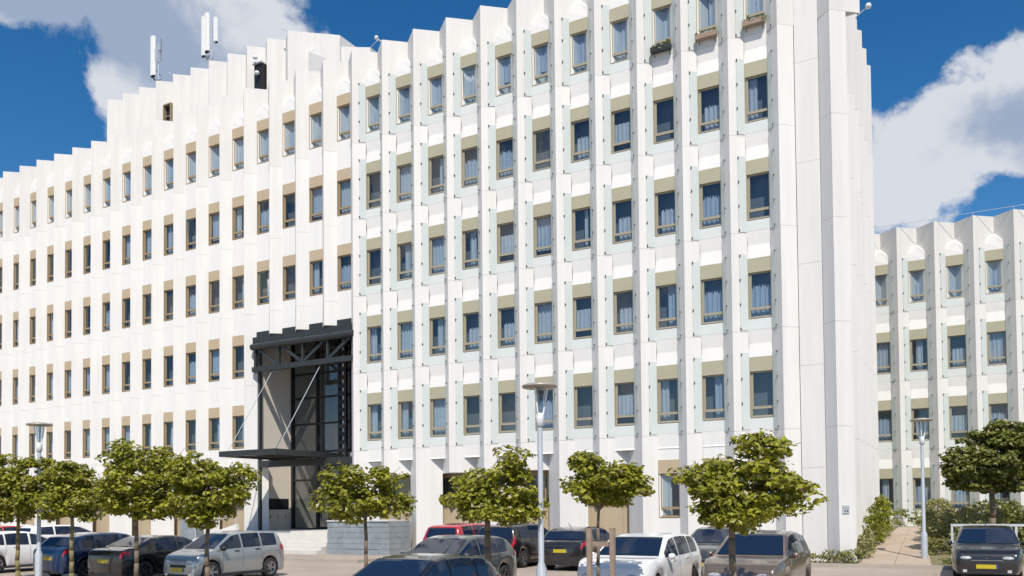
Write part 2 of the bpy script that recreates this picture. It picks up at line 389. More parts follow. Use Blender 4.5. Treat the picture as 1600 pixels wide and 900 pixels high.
# glass strips on the fin faces
def strip_mesh(name, right_face):
    m = MB(); z0, z1 = -.44, 2.42
    if right_face:                       # lies on the right face of the fin left of the window
        a = Vector((-.25, -.25*(-YR)/(P-UR), 0)); b = Vector((-.012, -.012*(-YR)/(P-UR), 0)); nrm = Vector((-YR, -(P-UR), 0)).normalized()
    else:
        a = Vector((W+.23, .23*YR/(UR-W), 0)); b = Vector((W+.012, .012*YR/(UR-W), 0)); nrm = Vector((YR, -(UR-W), 0)).normalized()
    o = nrm*.02; t = nrm*.01; Z0, Z1 = Vector((0, 0, z0)), Vector((0, 0, z1))
    A, B = a+o, b+o
    f = [A+Z0, B+Z0, B+Z1, A+Z1]; k = [v-t for v in f]
    m.cur = 0
    if right_face: m.quad(*f)
    else: m.quad(*f[::-1])
    for i in range(4):
        j = (i+1) % 4; m.quad(f[i], f[j], k[j], k[i])
    m.cur = 1
    for q in range(4):
        z = z0+.06+(z1-z0-.12)*q/3; c = A+nrm*.012+(B-A).normalized()*.015
        m.box(c.x-.016, c.x+.016, c.y-.03, c.y+.03, z-.035, z+.035)
    return m.mesh(name, [M['strip'], M['clip']])
me_strip_r = strip_mesh('glass_strip', True); me_strip_l = strip_mesh('glass_strip_left', False)

rw = random.Random(11)
def window(parent, x, y, z, grey, tilt=False, force=None, pitch=None):  # grey: frame and header in the colours that hold the light's cast
    o = put('window', me_frame_b if grey else me_frame_a, parent, (x, y, z))
    put('blind_box', me_head_b if grey else me_head_a, o)
    put('pane', me_pane_t if tilt else me_pane_u, o); put('pane', me_pane_l, o)
    r = rw.random() if force is None else force
    if r < .80:
        k = rw.choice([0, 0, 1, 2, 3, 4, 5, 6, 7, 8, 8, 9, 9]) if grey else rw.choice([0, 1, 2, 3, 4, 7, 7, 8, 9])
        put('curtain', CURT[k], o)
    return o

office = thing('office_building', 'long white six-storey office block with folded concrete facade and dark entrance portal', 'building', (0, 0, 0))
def sill(r): return S0+r*H
NL, NR = -19, 10
# base pieces
me_base_g = panel_mesh('pier_panel', True, -.05, sill(1)+JO, M['white'])
me_base_c = panel_mesh('fin_foot_panel', True, 3.6, sill(1)+JO, M['white'])
me_base_n = panel_mesh('facade_panel_base', False, -.05, sill(1)+JO, M['white'])
ZP = 10.98
me_portal_foot = panel_mesh('fin_foot_panel_portal', True, ZP, sill(3)+JO, M['white'])
tilts = {(3, 5), (-4, 3), (-7, 4)}
for n in range(NL, NR+1):
    x = n*P; right = n >= 0; portal = -4 <= n <= -1
    for r in range(1, 6):
        if portal and r < 3: continue
        z = sill(r)
        # spandrel below this window
        if r == 1: me = me_sp_gb if right else me_sp_fb
        else: me = me_sp_g if right else me_sp_f
        put('spandrel_panel', me, office, (x, 0, z))
        window(office, x, 0, z, right, (n, r) in tilts)
        if right:
            put('glass_strip', me_strip_r, office, (x, 0, z)); put('glass_strip', me_strip_l, office, (x, 0, z))
    put('window_head_panel', me_cap, office, (x, 0, sill(5)))
for n in range(NL-1, NR+2):               # fins carry the bay index of the window on their left
    x = n*P
    cut = -4 <= n <= -2
    for r in range(1, 6):
        if cut and r < 3: continue
        put('facade_panel', me_fin_top if r == 5 else me_fin, office, (x, 0, sill(r)))
    if cut: put('facade_panel', me_portal_foot, office, (x, 0, 0))
    elif n >= 8 or n in (7,): put('facade_panel', me_base_n if n >= 8 else me_base_g, office, (x, 0, 0))
    elif n % 2 == 1 or n == -5: put('facade_panel', me_base_g, office, (x, 0, 0))
    else: put('facade_panel', me_base_c, office, (x, 0, 0))
# ground floor windows at the right end of the block
for n in (8, 9, 10):
    x = n*P; window(office, x, 0, S0, False, force=0)
    MB().quad((0, 0, -.05-S0), (W, 0, -.05-S0), (W, 0, 0), (0, 0, 0)).build('plinth_panel', M['white2'], office, (x, 0, S0))
    MB().quad((0, .02, HT), (W, .02, HT), (W, .02, sill(1)-1.0-S0), (0, .02, sill(1)-1.0-S0)).build('spandrel_panel', M['white2'], office, (x, 0, S0))
# blind bay next to the corner, in storey-high panels offset from the fin joints
zs = [-.05, 3.35, 7.05, 10.75, 14.45, 18.15, 21.8, 24.06]
for a, b in zip(zs[:-1], zs[1:]):
    MB().prism([(.02, .0), (W-.02, .0), (W-.02, .1), (.02, .1)], a+G, b-G).build('blind_panel', M['white'], office, (11*P, 0, 0))
# corner: last fin stands on bay 11, end wall folds back along Y
XE = 21.05
for r in range(0, 6):
    a = -.05 if r == 0 else sill(r)+JO; b = 24.06 if r == 5 else sill(r+1)+JO
    for k in range(0, 8):
        y = 1.15+k*1.8
        poly = [(XE-.75, y-.9), (XE-.02, y-.02), (XE, y), (XE-.02, y+.02), (XE-.75, y+.9)]
        MB().prism(poly, a+G, b-G).build('facade_panel', M['parapet'] if r == 5 else M['white'], office)
# core, roof and back of the block
XW = NL*P-1.2
c = MB(); c.box(XW, XE-.8, .5, 14.6, 11.7, 23.2); c.box(XW, -7.45, .5, 14.6, 4.4, 11.699); c.box(.05, XE-.8, .5, 14.6, 4.4, 11.699); c.box(XW, -7.4, .95, 14.6, -.1, 4.4); c.box(-.3, XE-.8, .95, 14.6, -.1, 4.4)
core = c.build('core', M['room'], office)
# portal part of the core is hollow, so rebuild that zone behind the glazing
c = MB(); c.box(-7.45, .05, 6.0, 14.6, -.1, 11.69)
c.build('core', M['room'], office)
MB().box(XW, XE-.82, .6, 14.6, 23.2, 23.4).build('roof', M['roof'], office)
MB().box(XW, XE-.82, 14.62, 14.9, -.1, 24.0).build('rear_wall', M['white'], office)
MB().box(XW-.3, XW-.01, -.1, 14.9, -.1, 24.0).build('gable_wall', M['white'], office)
# recessed ground-floor wall of the arcade
def arcade(n0, n1):
    for n in range(n0, n1+1):
        x = n*P; m0 = (n % 2 == 0)
        o = MB().box(x+.004, x+P-.004, .8, .94, -.05, 1.98).build('tan_panel', M['tan'], office)
        f = MB(); f.box(x+.004, x+P-.004, .8, .9, 1.984, 2.06); f.box(x+.004, x+P-.004, .8, .9, 3.40, 3.597)
        f.box(x+.004, x+.07, .8, .9, 2.061, 3.399); f.box(x+P*.5-.03, x+P*.5+.03, .8, .9, 2.061, 3.399)
        w = f.build('window', M['frame'], office)
        MB().quad((x+.07, .85, 2.06), (x+P*.5-.03, .85, 2.06), (x+P*.5-.03, .85, 3.4), (x+.07, .85, 3.4)).build('pane', M['pane_dark'], w)
        MB().quad((x+P*.5+.03, .85, 2.06), (x+P, .85, 2.06), (x+P, .85, 3.4), (x+P*.5+.03, .85, 3.4)).build('pane', M['pane_dark'], w)
        MB().box(x+.002, x+P-.002, .375, .95, 3.602, 3.7).build('soffit', M['soffit'], office)
arcade(0, 7); arcade(NL, -6)

# ------------------------------------------------------------------ entrance portal (part of the block)
XL, XR2, YB, ZF = -7.18, -.52, 2.5, 1.0
sw = MB().box(XL-.25, XL, .36, 6.0, ZF, ZP+.5).build('portal_side_wall', M['beige'], office)
lb = MB().box(XL, XL+.03, .75, 2.2, ZF+1.05, ZF+1.62).build('letterbox', M['black'], sw)
for yy in (.9, 1.45, 2.0): MB().box(XL, XL+.015, yy-.02, yy+.02, ZF+.62, ZF+.76).build('lock', M['black'], sw)
MB().box(XR2+.3, XR2+.55, .36, 6.0, ZF, ZP+.5).build('portal_side_wall', M['soffit'], office)
MB().box(XL-.25, XR2+.55, .36, 6.0, ZP+.502, ZP+.7).build('portal_ceiling', M['steel'], office)
MB().box(XL-.25, XR2+.55, -.6, 6.0, ZF-.3, ZF-.004).build('portal_floor', M['step'], office)
MB().box(XL, XR2+.3, 5.9, 5.99, ZF, ZP+.5).build('hall_rear_wall', M['white2'], office)
# glass reveal left of the portal
rv = MB(); rv.box(XL-.02, XL+.02, -.02, .34, -.05, ZP); rv.build('glass_reveal', M['strip'], office)
# glazing
gl = MB(); xs = [XL, -5.35, -3.55, -3.0, -1.65, XR2+.3]; zr = [ZF, 3.6, 5.1, 6.6, 8.0, 9.3, 10.4, ZP+.5]
for i, xx in enumerate(xs):
    w = .14 if i in (0, 2) else .06
    gl.box(xx-w, xx+w, YB-.09, YB+.09, ZF, ZP+.5)
for j, zz in enumerate(zr): gl.box(XL, XR2+.3, YB-.07, YB+.07, zz-.05, zz+.05)
gf = gl.build('glazing_frame', M['black'], office)
for i in range(len(xs)-1):
    for j in range(len(zr)-1):
        MB().quad((xs[i], YB, zr[j]), (xs[i+1], YB, zr[j]), (xs[i+1], YB, zr[j+1]), (xs[i], YB, zr[j+1])).build('pane', M['pane_dark'], gf)
# ladder mast
ma = MB()
ma.box(-3.62, -3.50, 2.1, 2.25, ZF, ZP+.4); ma.box(-3.2, -3.08, 2.1, 2.25, ZF, ZP+.4)
z = ZF+.2
while z < ZP: ma.box(-3.499, -3.201, 2.1, 2.25, z, z+.2); z += .42
mo = ma.build('mast', M['black'], office)
MB().box(-3.46, -3.24, 2.252, 2.262, ZF+.1, ZP+.2).build('pale_backing', M['lampwhite'], mo)  # pale panel, no lamp, added behind the mast so its openings look bright
# truss under the folded facade
ZT, ZBm = ZP-.05, 9.12
t = MB(); t.box(XL-.05, XR2+.1, -.28, .34, ZT-.42, ZT-.01); t.bar((XL-.05, -.32, ZT-.52), (XR2+.05, -.32, ZT-.52), .17, n=12); t.box(XL-.05, XR2+.05, -.34, -.12, ZBm, ZBm+.26)
tr_ = t.build('truss', M['steel'], office)
MB().box(XL-.05, XR2+.1, -.02, .34, ZT+.0, ZT+.32).build('fascia', M['steel'], office)
L = XR2-XL; nodes = [XL+.12+L*k/4*.97 for k in range(5)]
for k, xx in enumerate(nodes):
    MB().rect_bar((xx, -.23, ZBm+.2), (xx, -.23, ZT-.4), .14, .12).build('strut', M['steel'], tr_)
for a, b in ((0, 1), (1, 2)): MB().rect_bar((nodes[a], -.23, ZT-.5), (nodes[b], -.23, ZBm+.22), .15, .1).build('strut', M['steel'], tr_)
for a, b in ((2, 3), (3, 4)): MB().rect_bar((nodes[a], -.23, ZBm+.22), (nodes[b], -.23, ZT-.5), .15, .1).build('strut', M['steel'], tr_)
# canopy with ribs and rods
cz = 4.62; CX0, CX1, CY0, CY1 = -6.1, -2.46, -3.5, 1.2
cp = MB(); cp.box(CX0, CX1, CY0, CY1, cz+.12, cz+.2); cp.box(CX0, CX1, CY0, CY0+.12, cz-.06, cz+.119); cp.box(CX1-.12, CX1, CY0+.121, CY1, cz-.06, cz+.119); cp.box(CX0, CX0+.12, CY0+.121, CY1, cz-.06, cz+.119)
cp.box(XL+.27, -.85, -.1, .25, cz-.4, cz-.061)
can = cp.build('canopy', M['steel'], office)
for k in range(5):
    yy = CY0+.6+k*.75; MB().box(CX0+.13, CX1-.13, yy, yy+.1, cz-.02, cz+.118).build('rib', M['steel'], can)
for xx in (CX0+.15, CX1-.3):
    MB().bar((xx, CY0+.4, cz+.2), (xx, -.15, ZBm+.02), .018, n=6).build('rod', M['galv'], can)
# columns of the portal and doors
co = MB(); co.box(XL+.03, XL+.16, .02, .15, ZF, ZP-.1); co.build('portal_column', M['steel'], office)
for xx in (-5.2, -4.35):
    d = MB(); d.box(xx, xx+.06, YB-.2, YB-.1, ZF+.01, 3.4); d.box(xx+.76, xx+.82, YB-.2, YB-.1, ZF+.01, 3.4); d.box(xx+.06, xx+.76, YB-.2, YB-.1, 3.3, 3.4); d.box(xx+.06, xx+.76, YB-.2, YB-.1, ZF+.01, ZF+.12)
    do = d.build('door', M['black'], office)
    MB().box(xx+.7, xx+.74, YB-.26, YB-.2, ZF+.8, ZF+1.5).build('handle', M['galv'], do)
    MB().quad((xx+.06, YB-.15, ZF+.12), (xx+.76, YB-.15, ZF+.12), (xx+.76, YB-.15, 3.3), (xx+.06, YB-.15, 3.3)).build('pane', M['pane_dark'], do)

# steps and stone walls
st = thing('entrance_steps', 'pale stone steps leading up to the dark entrance portal', 'steps', (-4, -1.5, 0))
for k in range(6):
    h = ZF*(k+1)/6
    MB().box(-6.6+4, -.75+4, -2.7+k*.33+1.5, -.6+1.5, -.05 if k == 0 else ZF*k/6+.001, h-.001).build('step', M['step'], st)
swl = thing('stone_wall', 'low grey stone retaining wall right of the pale entrance steps', 'wall', (1.1, -2.1, 0))
rs = random.Random(5)
for k in range(6):
    xx = -1.75; z0 = k*.245
    while xx < 1.75:
        w = min(rs.uniform(.6, 1.1), 1.75-xx)
        if 1.75-(xx+w) < .25: w = 1.75-xx
        MB().box(xx+.004, xx+w-.004, rs.uniform(-.012, .012), 1.6, z0+.004, z0+.241).build('stone', M['stone'], swl); xx += w
MB().box(-1.75, 1.75, -.05, 1.7, 1.472, 1.53).build('coping', M['step'], swl)
swl2 = thing('stone_wall', 'narrow grey stone wall left of the entrance behind the silver hatchback', 'wall', (-10.6, -1.5, 0))
for k in range(6):
    MB().box(-.6, .6, rs.uniform(-.012, .012), .5, k*.27+.004, k*.27+.266).build('stone', M['stone'], swl2)
rp = thing('ramp_wall', 'white ramp wall with slanted handrail left of the entrance steps', 'wall', (-8.2, -1.9, 0))
m = MB(); pts = [(-1.6, 0), (1.5, 0), (1.5, 1.35), (-1.6, .55)]
m.quad(*[(a, 0, b) for a, b in pts]); m.quad(*[(a, .2, b) for a, b in pts[::-1]])
for i in range(4):
    j = (i+1) % 4; m.quad((pts[j][0], 0, pts[j][1]), (pts[i][0], 0, pts[i][1]), (pts[i][0], .2, pts[i][1]), (pts[j][0], .2, pts[j][1]))
m.build('wall_body', M['white2'], rp)
MB().bar((-1.6, .1, 1.05), (1.5, .1, 1.95), .05).bar((-1.5, .1, .5), (-1.5, .1, 1.07), .025).bar((1.4, .1, 1.3), (1.4, .1, 1.92), .025).build('handrail', M['galv'], rp)
# wall vent box on the corner pier
vb = thing('vent_grille', 'small grey ventilation grille on the white corner pier', 'vent', (21.2, -.343, 1.85))
vb.rotation_euler.z = math.atan2(-YR, P-UR)
MB().box(0, .26, -.04, -.002, -.14, .14).build('grille_body', M['galv'], vb)
for xx in (.06, .16): MB().box(xx, xx+.05, -.045, -.04, -.09, -.03).build('vent_hole', M['black'], vb)
MB().box(.02, .24, -.05, -.041, .02, .11).build('louvre', M['soffit'], vb)

# ------------------------------------------------------------------ roof storey of the block
YP = 8.0; ZR0, ZR1 = 23.4, 32.72
rst = MB().box(-31.6, -12.2, 8.75, 13.5, ZR0, ZR1-.15).build('roof_storey', M['parapet'], office)
for k in range(11):
    x = -12.73-1.8*k
    poly = [(x-.9, YP+.78), (x-.02, YP+.02), (x, YP), (x+.02, YP+.02), (x+.9, YP+.78)]
    for a, b in ((ZR0, 28.9), (28.9, ZR1)):
        MB().prism(poly, a+G, b-G).build('facade_panel', M['parapet'], rst)
MB().prism([(-11.9, 8.72), (-10.2, 10.1), (-10.2, 13.5), (-11.9, 13.5)], ZR0, ZR1).build('end_panel', M['parapet'], rst)
m = MB(); q = [(-11.75, 8.9), (-11.3, 8.35), (-10.85, 9.45)]
m.prism(q, ZR0, 31.1); m.quad((*q[0], 31.1), (*q[1], 31.1), (-11.2, 9.2, 31.9)); m.quad((*q[1], 31.1), (*q[2], 31.1), (-11.2, 9.2, 31.9)); m.build('end_fin', M['parapet'], rst)
MB().prism([(-10.19, 10.2), (-8.6, 11.2), (-8.6, 13.5), (-10.19, 13.5)], ZR0, 32.0).build('low_block', M['parapet'], rst)
dr = MB().box(-15.35, -14.65, 7.7, 8.7, 28.9, 31.0).build('roof_door', M['black'], rst)
MB().box(-15.45, -14.6, 7.55, 8.7, 31.02, 31.12).build('door_hood', M['lampwhite'], dr)
MB().lathe([(.0, -.12), (.14, -.08), (.17, 0), (.12, .1), (0, .14)], (-15.05, 7.5, 31.35), 12).build('spotlight', M['lampwhite'], dr, smooth=True)
MB().lathe([(.0, -.12), (.14, -.08), (.17, 0), (.12, .1), (0, .14)], (-14.9, 7.5, 30.3), 12).build('spotlight', M['lampwhite'], dr, smooth=True)
wd = MB().box(-24.45, -24.38, 7.9, 8.6, 29.3, 30.7).box(-23.72, -23.65, 7.9, 8.6, 29.3, 30.7).box(-24.379, -23.721, 7.9, 8.6, 29.3, 29.38).box(-24.379, -23.721, 7.9, 8.6, 30.62, 30.7).box(-24.379, -23.721, 8.05, 8.1, 29.85, 29.9).build('roof_window', M['frame'], rst)
MB().box(-24.37, -23.73, 8.15, 8.6, 29.39, 30.61).build('pane', M['black'], wd)
rl = MB()
for a, b in (((-15.9, 5.6, 24.4), (-15.9, 5.6, 27.6)), ((-14.3, 5.6, 24.4), (-14.3, 5.6, 27.2)), ((-15.9, 5.6, 27.6), (-14.3, 5.6, 27.2)), ((-15.9, 5.6, 27.6), (-16.6, 5.6, 27.7)), ((-16.6, 5.6, 27.7), (-16.7, 5.6, 24.4))): rl.bar(a, b, .03, n=6)
rl.build('roof_railing', M['galv'], rst)

# ------------------------------------------------------------------ antennas and roof lamps
def antenna(label, px, panels, base_z):
    b = on_y(px, 100, 9.0)
    t = thing('antenna', label, 'antenna', (b.x, 9.0, base_z), group='mobile antennas on the roof storey')
    MB().bar((.55, 0, -.1), (.55, 0, 2.6), .05).bar((.1, 0, .25), (.55, 0, .1), .03, n=6).bar((.15, 0, .9), (.55, 0, .9), .03, n=6).bar((.15, 0, 2.2), (.55, 0, 2.2), .03, n=6).build('mast', M['galv'], t)
    for (x0, w, z0, z1, y) in panels:
        m = MB(); m.prism([(x0, y), (x0+w*.2, y-.12), (x0+w*.8, y-.12), (x0+w, y), (x0+w, y+.08), (x0, y+.08)], z0, z1); p_ = m.build('antenna_panel', M['antenna'], t)
        MB().prism([(x0+.02, y+.07), (x0+.02, y-.05), (x0+w-.02, y-.05), (x0+w-.02, y+.07)], z0-.1, z0-.002).build('connector', M['black'], p_)
    return t
a1 = antenna('slim white antenna panel with open bracket, left of the two roof antennas', 240, [(-.15, .42, .3, 3.2, -.1)], 33.55)
MB().box(.45, .62, -.2, .15, 1.2, 2.3).box(.3, .44, -.15, .1, 1.5, 2.2).box(.62, .8, -.05, .05, 2.1, 2.25).build('radio_unit', M['galv'], a1)
MB().bar((.8, 0, 1.2), (.85, 0, 2.9), .02, n=6).bar((.3, 0, .7), (.8, 0, .1), .025, n=6).bar((-.05, 0, .2), (.2, 0, -.05), .05, n=6).bar((.2, 0, -.05), (.8, 0, -.15), .03, n=6).build('cable', M['clip'], a1)
a2 = antenna('cluster of three white antenna panels on the roof, right of the two antennas', 322, [(-.12, .32, .35, 3.1, -.25), (.25, .38, .55, 3.2, -.3), (.7, .3, 1.3, 3.0, .1)], 33.4)
MB().box(.1, .6, -.1, .1, .05, .35).bar((.62, 0, .2), (.9, 0, 1.3), .03, n=6).build('radio_unit', M['galv'], a2)
def roof_lamp(label, pt, arm, ball=.11):
    t = thing('roof_lamp', label, 'lamp', pt)
    e = Vector(arm)
    MB().bar((0, 0, 0), e, .025, n=6).build('arm', M['galv'], t)
    MB().lathe([(0, -ball), (ball*.8, -ball*.6), (ball, 0), (ball*.7, ball*.7), (0, ball)], e, 10).build('lamp_head', M['lampwhite'], t, smooth=True)
roof_lamp('small white lamp on an arm at the top right edge of the main block', (21.0, 8.3, 23.75), (.55, -.1, .3), .14)
roof_lamp('tiny white lamp on the parapet above the first glazed bay', (1.2, -.3, 24.03), (-.22, -.1, .22), .1)
roof_lamp('thin arm lamp on the highest corner of the roof storey', (-12.8, 8.1, 32.7), (-.5, 0, .35), .05)
roof_lamp('thin arm lamp above the low right end of the roof storey', (-8.7, 11.3, 32.0), (.6, 0, .35), .05)
roof_lamp('thin arm lamp on the roof storey between the two antennas', (-23.6, 8.1, 32.7), (-.4, 0, .25), .05)

# window boxes under the three top right windows
def window_box(n, label, dark, seed):
    t = thing('window_box', label, 'planter', (n*P+.02, -.18, sill(5)), group='window boxes on the top floor')
    MB().box(0, .82, -.12, .10, -.16, .03).build('box', M['steel'] if dark else M['stake'], t)
    MB().bar((.1, .1, -.15), (.1, .2, -.3), .012, n=6).bar((.7, .1, -.15), (.7, .2, -.3), .012, n=6).build('bracket', M['clip'], t)
    rr = random.Random(seed); m = MB()
    for i in range(90 if n != 9 else 40):
        x, y, z = rr.uniform(.02, .8) if n == 8 else rr.choice([rr.uniform(.45, .82), rr.uniform(0, .8)]), rr.uniform(-.14, .1), rr.uniform(-.2, .16)*rr.random()+.05
        d = Vector((rr.uniform(-1, 1), rr.uniform(-1, 1), rr.uniform(-1, 1)))*.07; e = Vector((rr.uniform(-1, 1), rr.uniform(-1, 1), rr.uniform(-1, 1)))*.04
        c_ = Vector((x, y, z)); m.quad(c_-d, c_+e, c_+d, c_-e)
    m.build('foliage', M['leaf_dark'], t)
window_box(8, 'dark window box under the third top-floor window from the right end', True, 1)
window_box(9, 'brown window box under the second top-floor window from the right end', False, 2)
window_box(10, 'brown window box with bushy plant under the last top-floor window', False, 3)

# ------------------------------------------------------------------ lower wing on the right
YA = 18.0; SA = 1.68; XA = 22.26
annex = thing('office_wing', 'lower white four-storey wing with folded facade set back at the right', 'building', (XA, YA, 0))
me_fin_topA = panel_mesh('facade_panel_wing_top', True, JO, 16.85-(SA+3*H), M['parapet'])
me_fin_botA = panel_mesh('facade_panel_wing_base', False, -1.2, JO+H, M['white'])
for n in range(-2, 7):
    x = n*P
    for r in range(4):
        z = SA+r*H
        put('facade_panel', me_fin_topA if r == 3 else me_fin_botA if r == 0 else me_fin, annex, (x, 0, z))
        if n < 6 or True:
            window(annex, x, 0, z, True, force=.1 if rw.random() < .8 else .95)
            if r > 0: put('spandrel_panel', me_sp_g, annex, (x, 0, z))
            put('glass_strip', me_strip_r, annex, (x, 0, z)); put('glass_strip', me_strip_l, annex, (x, 0, z))
    put('window_head_panel', me_cap, annex, (x, 0, SA+3*H))
    MB().quad((0, 0, -1.2), (W, 0, -1.2), (W, 0, 0), (0, 0, 0)).build('plinth_panel', M['white2'], annex, (x, 0, SA))
MB().box(-2*P, 7*P, .5, 10, -.1, 16.2).build('core', M['room'], annex)
MB().box(-2*P, 7*P, .45, 10, 16.2, 16.35).build('roof', M['roof'], annex)
wr = MB()
for k in range(-2, 7): wr.bar((k*P+UR, YR+.05, 16.85-.0), (k*P+UR, YR+.05, 17.0), .012, n=6)
wr.bar((-2*P, YR+.05, 17.0), (7*P, YR+.05, 17.0), .012, n=6)
wr.build('bird_wire', M['galv'], annex)

# ------------------------------------------------------------------ street lamps
def street_lamp(label, px, Y, h):
    b = on_y(px, 800, Y); z0 = PARK if Y < -1 else gz(b.x, Y)
    t = thing('street_lamp', label, 'street lamp', (b.x, Y, z0), group='post-top lamps of the car park')
    MB().lathe([(.11, 0), (.11, .85), (.062, .98), (.055, h-1.0), (.05, h-.9)], n=14).build('pole', M['galv'], t, smooth=True)
    MB().lathe([(.05, h-.92), (.085, h-.9), (.085, h-.66), (.07, h-.64)], n=14).build('collar', M['lampwhite'], t, smooth=True)
    for k in range(3):
        a = 2*math.pi*k/3+.4; c_, s_ = math.cos(a), math.sin(a)
        MB().bar((.07*c_, .07*s_, h-.68), (.16*c_, .16*s_, h-.12), .02, .024, n=6).build('arm', M['lampwhite'], t)
    MB().lathe([(.06, h-.6), (.11, h-.14), (.0, h-.13)], n=14).build('lamp_glass', M['pane'], t, smooth=True)
    MB().lathe([(0, h-.12), (.36, h-.10), (.38, h-.07), (.36, h-.04), (.15, h), (0, h+.01)], n=24).build('lamp_shade', M['lampshade'], t, smooth=True)
street_lamp('tall grey lamp post with disc shade in front of the right half of the facade', 845, -15.9, 4.75)
street_lamp('grey lamp post with disc shade among the trees at the far left', 61, -15.9, 4.93)
street_lamp('grey lamp post with disc shade beside the garden path at the right', 1443, 1.0, 4.9)

# ------------------------------------------------------------------ foliage
def leaves(mb, centre, rad, n, rr, size, shell=.55, flat=.5):
    cx, cy, cz = centre
    for _ in range(n):
        while True:
            v = Vector((rr.uniform(-1, 1), rr.uniform(-1, 1), rr.uniform(-1, 1))); l = v.length
            if .05 < l <= 1: break
        if l < shell and rr.random() < .6: v = v*(rr.uniform(shell, 1)/l)
        p = Vector((cx+v.x*rad[0], cy+v.y*rad[1], cz+v.z*rad[2]))
        nrm = (v.normalized()*.7+Vector((0, 0, flat))+Vector((rr.gauss(0, .5), rr.gauss(0, .5), rr.gauss(0, .45)))).normalized()
        t = nrm.cross(Vector((rr.uniform(-1, 1), rr.uniform(-1, 1), rr.uniform(-1, 1)))).normalized(); b = nrm.cross(t)
        s = size*rr.uniform(.6, 1.25); dr = nrm*(-s*.22)
        mb.quad(p-t*s+dr, p-b*s*.62, p+t*s*.8+dr, p+b*s*.62)
def crown(blobs, rr, size, density, clump=.30):
    mb = MB()
    for (c, rad) in blobs:
        area = (rad[0]*rad[1]+rad[0]*rad[2]+rad[1]*rad[2])
        k = max(8, int(area*40))
        for _ in range(k):
            while True:
                v = Vector((rr.uniform(-1, 1), rr.uniform(-1, 1), rr.uniform(-1, 1)))
                if v.length <= 1 and v.length > .3: break
            if rr.random() < .55: v = v.normalized()*rr.uniform(.8, 1.05)
            cc = (c[0]+v.x*rad[0], c[1]+v.y*rad[1], c[2]+v.z*rad[2]); s = clump*rr.uniform(.6, 1.2)
            leaves(mb, cc, (s*1.25, s*1.25, s*.55), int(density*rr.uniform(.6, 1.2)), rr, size, flat=.9)
    return mb
def tree(label, trunk_px, Y, blobs_px, seed, leaf='leaf', bark='bark', tr=.07, size=.074, density=66, zbase=None, lean=0, group='young maples in the car park', gap=1.0):
    b = on_y(trunk_px, 850, Y); z0 = PARK if zbase is None else zbase
    base = Vector((b.x, Y, z0)); rr = random.Random(seed)
    t = thing('maple_tree', label, 'tree', base, group=group)
    dist = (Vector((b.x, Y, 2))-CAM).dot(FW); s = dist/FPX
    bl = []
    for (px, py, rx, ry) in blobs_px:
        d = ray(px, py); w = CAM+d*dist; rx_, rz_ = rx*s*1.0, ry*s*1.0
        off = rr.uniform(-.3, .3)*rx_
        w = w+Vector((-RT.y, RT.x, 0))*off
        bl.append(((w-base)[:], (rx_, rx_*.95, rz_)))
    top = Vector(bl[0][0])
    m = MB(); p0 = Vector((0, 0, -.05)); hz = top.z-bl[0][1][2]*.6; n = 7
    pts = [Vector((lean*(i/n)+rr.uniform(-.015, .015), rr.uniform(-.015, .015), hz*i/n-.05*(i == 0))) for i in range(n+1)]
    pts[-1] = Vector((top.x*.5+pts[-1].x*.5, top.y*.5, hz))
    for i in range(n): m.bar(pts[i], pts[i+1], tr*(1-.4*i/n)*(1.25 if i == 0 else 1), tr*(1-.4*(i+1)/n), n=10)
    for (c, rad) in bl:
        c = Vector(c); mid = pts[-2].lerp(c, .5)+Vector((0, 0, .08))
        m.bar(pts[-2], mid, tr*.5, tr*.35, n=6); m.bar(mid, c, tr*.35, tr*.15, n=6)
        for _ in range(4):
            e = c+Vector((rr.uniform(-1, 1)*rad[0], rr.uniform(-1, 1)*rad[1], rr.uniform(-.3, .9)*rad[2])); m.bar(mid, e, tr*.22, tr*.08, n=5)
    m.build('trunk', M[bark], t, smooth=True)
    crown(bl, rr, size, density, clump=.27*gap).build('crown', M[leaf], t)
    return t
TY = -16.2
tree('leftmost maple with mossy trunk, crown cut by the picture edge', 28, TY, [(30, 775, 45, 32), (55, 742, 32, 28), (5, 745, 30, 32), (15, 795, 30, 18)], 1, bark='bark_green')
tree('maple with slim trunk between the left lamp post and the black coupe', 112, TY, [(112, 768, 40, 36), (92, 790, 30, 22), (142, 788, 30, 22), (110, 742, 25, 18)], 2, bark='bark_green')
tree('tall-crowned maple in front of the black coupe', 213, TY, [(217, 758, 48, 42), (195, 716, 24, 24), (262, 730, 24, 34), (245, 788, 40, 22), (185, 775, 25, 25)], 3)
tree('maple in front of the silver hatchback', 324, TY, [(330, 765, 50, 38), (303, 738, 28, 28), (368, 748, 25, 26), (322, 802, 36, 20), (290, 780, 22, 26)], 4)
tree('loose-crowned maple in front of the entrance steps', 572, TY, [(540, 752, 32, 28), (603, 742, 24, 14), (562, 790, 48, 22), (522, 783, 26, 24), (618, 788, 18, 20), (585, 770, 25, 18)], 5, density=40, tr=.055)
tree('dense maple left of the tall lamp post', 762, TY, [(775, 760, 56, 36), (738, 780, 32, 22), (806, 718, 20, 22), (818, 788, 26, 26), (768, 800, 38, 18)], 6, tr=.09)
tree('small staked maple in front of the white car', 935, TY, [(950, 755, 42, 27), (912, 728, 17, 18), (975, 765, 28, 24), (915, 765, 22, 17), (985, 742, 16, 14)], 7, tr=.04)
tree('biggest maple of the row, in front of the brown car', 1145, TY, [(1165, 762, 62, 44), (1110, 745, 36, 20), (1188, 702, 28, 28), (1232, 772, 38, 30), (1150, 805, 46, 20), (1120, 775, 34, 28)], 8, tr=.08)
